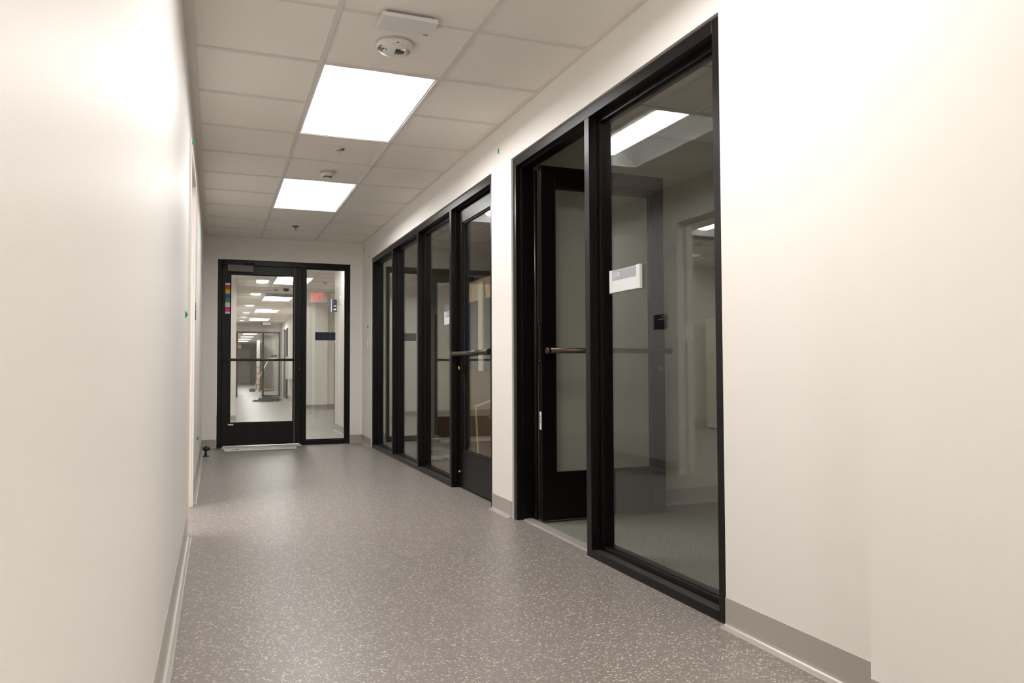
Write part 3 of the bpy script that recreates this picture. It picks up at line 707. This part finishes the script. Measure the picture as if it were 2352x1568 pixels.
b = MB(); patch(b, R(158), R(208), .080, .062, M['ink']); patch(b, R(166), R(200), .076, .069, M['closer']); b.build('grille', dm)
b = MB(); patch(b, R(12), R(34), .082, .066, M['black']); b.build('grille', dm)
b = MB(); patch(b, R(-97), R(-88), .084, .081, M['ink'], 1); patch(b, R(-152), R(-146), .060, .052, M['ink'], 1); patch(b, R(-107), R(-105), .087, .076, M['closer'], 1); patch(b, R(-77), R(-75), .087, .076, M['closer'], 1); b.build('slots', dm)
b = MB(); b.text('FIRE', 1.0, Matrix.Identity(4), M['red'], 0)
w_ = max(v.co.x for v in b.bm.verts)
for v in b.bm.verts:
    u, h_ = v.co.x / w_, v.co.y
    v.co = on_dome(R(-44 + 46 * u), .058 + .019 * h_)
b.build('red_lettering', dm)
b = MB(); b.lathe((.768, 3.486, ZC - .0005), [(.090, 0), (.090, -.006)], M['offwhite'], 40); b.build('mounting_ring', t)
# small detector
t = thing('smoke_alarm', (.789, 5.967, ZC), 'small round smoke detector just before the further light', 'smoke alarm')
MB().lathe((.789, 5.967, ZC - .0005), [(.062, 0), (.062, -.010)], M['offwhite'], 32).build('mounting_ring', t)
MB().lathe((.789, 5.967, ZC - .0105), [(.052, 0), (.050, -.016), (.040, -.026), (.034, -.028), (.030, -.040), (.001, -.042)], M['white'], 32, mats=[M['white'], M['white'], M['white'], M['closer'], M['white'], M['white']]).build('dome', t)
def sprinkler(x, y, label, m=M['sprink']):
    t = thing('sprinkler', (x, y, ZC), label, 'sprinkler', 'fire sprinklers in the ceilings')
    MB().lathe((x, y, ZC - .0003), [(.038, 0), (.037, -.006), (.020, -.012), (.012, -.012)], m, 24).build('escutcheon', t)
    b = MB(); b.tube([(x, y, ZC - .012), (x, y, ZC - .026)], .007, m, 12); b.tube([(x - .010, y, ZC - .024), (x, y, ZC - .042), (x + .010, y, ZC - .024)], .002, m, 8)
    b.build('frame', t)
    MB().lathe((x, y, ZC - .042), [(.014, 0), (.014, -.0015)], m, 20).build('deflector', t)
    return t
s0 = sprinkler(.785, 5.317, 'chrome sprinkler head between the nearer light and the small detector', M['chrome'])
s1 = sprinkler(.778, 8.378, 'dark sprinkler head nearest the end wall')
for (x, y, lb) in ((1.055, 15.18, 'tiny sprinkler head in the hall ceiling seen through the door glass'), (1.787, 13.74, 'sprinkler head in the hall ceiling above the exit sign'), (-2.1, 7.9, 'sprinkler head in the left room between its two lights')):
    c = copy_tree(s1); c.location = (x, y, ZC); c['label'] = lb
t = thing('ceiling_camera', (1.201, 14.714, ZC), 'small dark dome device on a white base in the hall ceiling', 'camera')
MB().lathe((1.201, 14.714, ZC - .0003), [(.085, 0), (.085, -.02), (.06, -.03)], M['white'], 28).build('base', t)
MB().lathe((1.201, 14.714, ZC - .0305), [(.055, 0), (.05, -.03), (.03, -.05), (.001, -.056)], M['black'], 28).build('dome', t)
t = thing('air_slot', (1.2, 16.28, ZC), 'dark linear air slot in the hall ceiling in front of a light', 'vent')
MB().box(.93, 1.51, 16.02, 16.60, ZC - .012, ZC - .009, M['mesh']).build('grille', t)
b = MB(); 
for (xa, xb, ya, yb) in ((.915, 1.525, 16.00, 16.02), (.915, 1.525, 16.60, 16.62), (.915, .93, 16.02, 16.60), (1.51, 1.525, 16.02, 16.60)): b.box(xa, xb, ya, yb, ZC - .014, ZC - .0075, M['white'])
b.build('frame', t)
t = thing('exit_light_box', (1.6, 25.6, ZC), 'small pale box hanging from the ceiling before the cross wall', 'box')
MB().box(1.38, 1.62, 25.5, 25.6, ZC - .11, ZC - .02, M['offwhite']).build('housing', t); MB().box(1.45, 1.55, 25.52, 25.58, ZC - .02, ZC - .008, M['offwhite']).build('mount', t)

# ------------------------------------------------------------------ green tape marks
def flap(x, y, z, s, label, size=.016, sgn=1, m=None):
    b = MB(); m = m or M['tape']
    b.prism([(x, z - size), (x + sgn * .004, z - size), (x + sgn * size * .9, z), (x + sgn * .004, z + size), (x, z + size)], y - .004, y + .004, 'y', m)
    tag(b.build('tape_mark', None, loc=(x, y, z)), label, 'tape', 'green tape marks on the walls')
flap(XL, 4.05, 1.160, 1, 'green tape flap on the left wall at switch height')
flap(XL, 6.887, .318, 1, 'green tape flap low on the left wall near the end door', .017)
flap(XL + .012, 4.47, 2.130, 1, 'green tape curl at the top of the left doorway frame', .014)
def dab(y, z, h, w, label, m=None):
    b = MB(); b.box(XR - .002, XR, y - w / 2, y + w / 2, z - h / 2, z + h / 2, m or M['tape']); tag(b.build('tape_mark', None, loc=(XR, y, z)), label, 'tape', 'green tape marks on the walls')
dab(4.477, 2.257, .030, .022, 'green tape dab high on the right wall between the two frames')
dab(8.905, 1.381, .022, .07, 'green tape dab beside the far frame at head height')
dab(9.172, 2.318, .035, .03, 'dark green tape speck in the corner above the far frame', M['tape'])
dab(8.834, 2.187, .018, .03, 'dark green tape speck just above the far frame corner', M['tape'])
t = thing('wall_switch', (XR, 8.93, 1.19), 'slim white switch plate on the right wall near the corner', 'switch')
MB().box(XR - .006, XR, 8.895, 8.965, 1.135, 1.255, M['white']).build('plate', t, bevel=.001); MB().box(XR - .010, XR - .006, 8.915, 8.945, 1.165, 1.225, M['white']).build('rocker', t)
t = thing('wall_switch', (2.92, 4.30, 1.12), 'white switch plate on the partition, seen through the near pane', 'switch')
MB().box(2.885, 2.957, 4.294, 4.30, 1.067, 1.184, M['white']).build('plate', t, bevel=.001); MB().box(2.905, 2.937, 4.290, 4.294, 1.095, 1.155, M['white']).build('rocker', t)

# ------------------------------------------------------------------ things on the corridor floor
t = thing('door_stop', (-.090, 8.474, 0), 'black floor door stop beside the left wall before the end door', 'door stop')
MB().lathe((-.090, 8.474, 0), [(.036, 0), (.034, .006), (.014, .012)], M['black'], 24).build('base', t)
b = MB(); b.tube([(-.090, 8.474, .010), (-.090, 8.474, .062)], .011, M['black'], 16); b.tube([(-.090, 8.474, .096), (-.084, 8.474, .110)], .008, M['black'], 10); b.build('post', t)
MB().tube([(-.118, 8.478, .078), (-.100, 8.476, .078), (-.080, 8.474, .078), (-.052, 8.472, .078)], [.016, .022, .022, .017], M['black'], 16).build('bumper', t)
# long paper lying in front of the door
b = MB()
P = [(.096, 8.885), (.852, 8.905), (.868, 9.235), (.080, 9.240)]
b.poly([(x, y, .0035) for x, y in P], M['paper']); b.poly([(x, y, .0005) for x, y in P][::-1], M['paper'])
for i in range(4):
    (xa, ya), (xb, yb) = P[i], P[(i + 1) % 4]; b.poly([(xa, ya, .0005), (xb, yb, .0005), (xb, yb, .0035), (xa, ya, .0035)], M['paper'])
pp = b.build('floor_paper', None, loc=(.45, 9.05, 0))
tag(pp, 'long strip of printed white paper lying on the floor at the end door', 'paper')
b = MB()
for (x, y, w, h) in ((.17, 9.00, .03, .07), (.21, 9.00, .035, .09), (.40, 9.07, .05, .03), (.46, 9.03, .04, .06), (.52, 9.05, .05, .04), (.66, 9.10, .05, .02), (.71, 9.05, .04, .04), (.12, 9.17, .03, .02)):
    b.box(x, x + w, y, y + h, .0036, .0039, M['closer'])
b.build('printing', pp)

# ------------------------------------------------------------------ far room on the right: packed goods
t = thing('carton_stack', (2.7, 7.0, 0), 'tall brown carton stack wrapped in navy plastic with a tan top carton', 'cartons')
b = MB(); b.box(2.42, 3.10, 6.15, 7.44, 0, .870, M['card']); b.build('lower_carton', t, bevel=.004)
b = MB(); b.box(2.40, 3.11, 6.15, 7.45, .872, 1.560, M['wrap']); b.build('plastic_wrapped_carton', t, bevel=.006)
b = MB(); b.box(2.41, 3.10, 6.17, 7.44, 1.562, 1.770, M['cardlight']); b.build('top_carton', t, bevel=.004)
t = thing('wrapped_pallet', (2.9, 8.6, 0), 'stack of dark brown boards in clear plastic behind the narrow far pane', 'pallet')
b = MB()
for k in range(22): b.box(2.46 + .0015 * (k % 3), 3.3, 7.72, 8.95, .10 + k * .0655, .10 + k * .0655 + .063, M['darkwood'])
b.build('boards', t)
b = MB(); b.box(2.50, 3.28, 7.75, 8.92, 1.545, 1.86, M['card']); b.build('top_carton', t, bevel=.004)
b = MB(); b.box(2.48, 3.3, 7.74, 8.93, 1.862, 1.885, M['clearwrap']); b.box(2.448, 2.456, 8.1, 8.5, 1.50, 1.62, M['clearwrap']); b.build('plastic_film', t, bevel=.01)
for y in (7.8, 8.3, 8.8): MB().box(2.5, 3.25, y, y + .09, 0, .10, M['cardlight']).build('skid', t)
# leaning flat carton
t = thing('leaning_carton', (2.38, 6.9, 0), 'tan edged flat carton leaning low behind the closed far door glass', 'carton')
mt = Matrix.Translation((2.33, 6.86, .010)) @ Matrix.Rotation(R(-9), 4, 'X')
b = MB(); b.box(-.020, .050, -.90, .0, 0, .53, M['card'], mt); b.build('panel', t)
b = MB(); b.box(-.024, -.004, -.038, .004, 0, .535, M['cardlight'], mt); b.box(-.024, -.004, -.90, -.04, .515, .535, M['cardlight'], mt); b.build('edge_strip', t)
b = MB(); b.box(2.380, 2.3975, 6.93, 7.06, .866, 1.725, M['cream']); b.box(2.376, 2.380, 6.95, 7.04, 1.20, 1.30, M['cream'])
tag(b.build('paper_strip', None, loc=(2.39, 7.0, 1.3)), 'tall cream paper strip hung on the plastic wrapped carton behind the door glass', 'paper')
b = MB(); 
for k in range(14):
    a = k * .7; x, y = 2.12 + .16 * math.sin(a * 1.3), 7.75 + .45 * math.cos(a * .8) - .03 * k
    b.box(-.10, .10, -.05, .05, 0, .004, M['clearwrap'], Matrix.Translation((x, y, .006 + .004 * k)) @ Matrix.Rotation(a, 4, 'Z') @ Matrix.Rotation(.25 * math.sin(a * 3), 4, 'X'))
tag(b.build('plastic_scraps', None, loc=(2.1, 7.6, 0)), 'crumpled clear plastic scraps on the floor behind the narrow panes', 'plastic scraps')
b = MB(); b.box(1.85, 2.35, 6.35, 7.5, .0, .006, M['card']); tag(b.build('cardboard_sheet', None, loc=(2.1, 6.9, 0)), 'flat cardboard sheet lying on the carpet inside the far glazed frame', 'cardboard')

# ------------------------------------------------------------------ far hall things
FH = thing('window_4', (1.27, 26.0, 0), 'dark glazed frame with an open bay across the far hall', None, kind='structure')
def hp(n, x0, x1, z0, z1): MB().box(x0, x1, 25.96, 26.06, z0, z1, BZ).build(n, FH)
hp('post', .60, .645, 0, 2.095); hp('mullion', 1.39, 1.444, 0, 2.05); hp('post', 1.90, 1.945, 0, 2.095); hp('header', .645, 1.90, 2.05, 2.095); hp('sill', 1.444, 1.90, 0, .045)
MB().box(1.444, 1.90, 26.0, 26.006, .045, 2.05, M['glass']).build('glass_pane', FH)
tag(MB().box(1.66, 1.86, 25.988, 25.999, 1.27, 1.36, M['navy']).build('door_sign', None, loc=(1.76, 25.99, 1.3)), 'dark sign plate on the glass pane far down the hall', 'sign')
t = thing('door_5', (2.0, 24.4, 0), 'dark door in the right wall far down the hall', None, kind='structure')
MB().box(1.985, 2.0145, 23.95, 24.85, .0, 2.09, BZ).build('leaf', t); MB().box(1.975, 2.0145, 23.90, 23.949, 0, 2.13, BZ).build('frame', t); MB().box(1.975, 2.0145, 24.851, 24.90, 0, 2.13, BZ).build('frame', t)
MB().tube([(1.95, 24.0, 1.0), (1.985, 24.0, 1.0)], .015, M['alu'], 10).build('handle', t)
t = thing('wall_panel_box', (1.97, 22.7, .6), 'pale utility box on the right wall of the hall', 'box')
MB().box(1.90, 2.0145, 22.3, 23.3, .60, 1.25, M['greybox']).build('body', t, bevel=.004); MB().box(1.894, 1.90, 22.4, 23.2, .65, 1.2, M['greybox']).build('cover', t)
t = thing('door_6', (1.4, 50, 0), 'grey door at the very end of the hall', None, kind='structure')
MB().box(1.00, 1.98, 49.95, 49.999, 0, 2.12, M['offwhite']).build('leaf', t); MB().box(1.99, 2.06, 49.93, 49.999, 0, 2.2, M['closer']).build('frame', t); MB().box(1.80, 1.90, 49.90, 49.95, 1.22, 1.32, M['closer']).build('handle', t)
struct(MB().box(1.69, 1.78, 35.0, 36.0, 0, 2.15, M['white']).build('trim_6'), 'bright white wall end beyond the glazed frame')
# cable heap
b = MB(); rnd = random.Random(3)
for k in range(16):
    pts = []; cx, cy = 1.10 + rnd.random() * .42, 22.1 + rnd.random() * .5; ra = .10 + .14 * rnd.random(); ph = rnd.random() * 6
    for i in range(26):
        a = ph + i * .33; pts.append((cx + ra * math.cos(a) * 1.1, cy + ra * math.sin(a) * 1.3, .012 + .008 * k * abs(math.sin(i * .4 + k)) * .8))
    b.tube(pts, .010, M['cable'], 6)
tag(b.build('cable_heap', None, loc=(1.33, 22.3, 0)), 'loose heap of dark cables on the hall floor', 'cables')
t = thing('broom', (1.40, 32.0, 0), 'long-handled push broom leaning beside scattered boards far down the hall', 'broom')
MB().tube([(1.38, 32.0, .10), (1.98, 32.3, 1.28)], .016, M['white'], 10).build('handle', t)
MB().box(1.24, 1.46, 31.9, 32.05, 0, .12, M['card']).build('head', t, bevel=.01)
rnd = random.Random(8)
for k, (x, y, w, a) in enumerate(((1.78, 31.3, .45, 8), (1.85, 31.4, .60, -6), (1.95, 31.3, .40, 15))):
    b = MB(); b.box(-w / 2, w / 2, -.07, .07, 0, .04, M['cardlight'] if k != 1 else M['card'], Matrix.Translation((x, y, .001 + .045 * k)) @ Matrix.Rotation(R(a), 4, 'Z'))
    tag(b.build('board_scrap', None, loc=(x, y, .0)), ['tan board scrap, lowest of the pile beside the broom', 'brown board scrap in the middle of the pile beside the broom', 'tan board scrap lying on top of the pile beside the broom'][k], 'board', 'board scraps far down the hall')
t = thing('folding_ladder', (1.66, 34.5, 0), 'narrow orange ladder standing against the far hall wall', 'ladder')
for x in (1.60, 1.74): MB().box(x, x + .03, 34.48, 34.52, 0, 1.08, M['orange']).build('rail', t)
for z in (.2, .45, .7, .95): MB().box(1.63, 1.74, 34.485, 34.515, z, z + .03, M['orange']).build('rung', t)

# ------------------------------------------------------------------ camera
f, yaw, pitch, roll = 1755.8, R(21.1667), R(1.9882), R(-.2281)
fw = Vector((math.sin(yaw) * math.cos(pitch), math.cos(yaw) * math.cos(pitch), math.sin(pitch)))
rt = Vector((math.cos(yaw), -math.sin(yaw), 0)); up = rt.cross(fw)
r2 = math.cos(roll) * rt + math.sin(roll) * up; u2 = -math.sin(roll) * rt + math.cos(roll) * up
cam = bpy.data.cameras.new('camera'); co = bpy.data.objects.new('camera', cam); C.objects.link(co)
mw = Matrix((r2, u2, -fw)).transposed().to_4x4(); mw.translation = Vector((0, 0, .8926)); co.matrix_world = mw
cam.sensor_width = 36; cam.lens = f / 2352 * 36; cam.clip_start = .02; cam.clip_end = 200
bpy.context.scene.camera = co

# ------------------------------------------------------------------ world and view
w = bpy.data.worlds.new('world'); bpy.context.scene.world = w; w.use_nodes = True
w.node_tree.nodes['Background'].inputs[0].default_value = (0, 0, 0, 1); w.node_tree.nodes['Background'].inputs[1].default_value = 0
sc = bpy.context.scene
vs = sc.view_settings; vs.view_transform = 'Standard'; vs.look = 'None'; vs.gamma = 1; vs.use_curve_mapping = False; vs.exposure = 0.11
cy = sc.cycles; cy.use_denoising = True; cy.max_bounces = 14; cy.diffuse_bounces = 6; cy.glossy_bounces = 6; cy.transparent_max_bounces = 32
cy.caustics_reflective = False; cy.caustics_refractive = False; cy.sample_clamp_indirect = 6
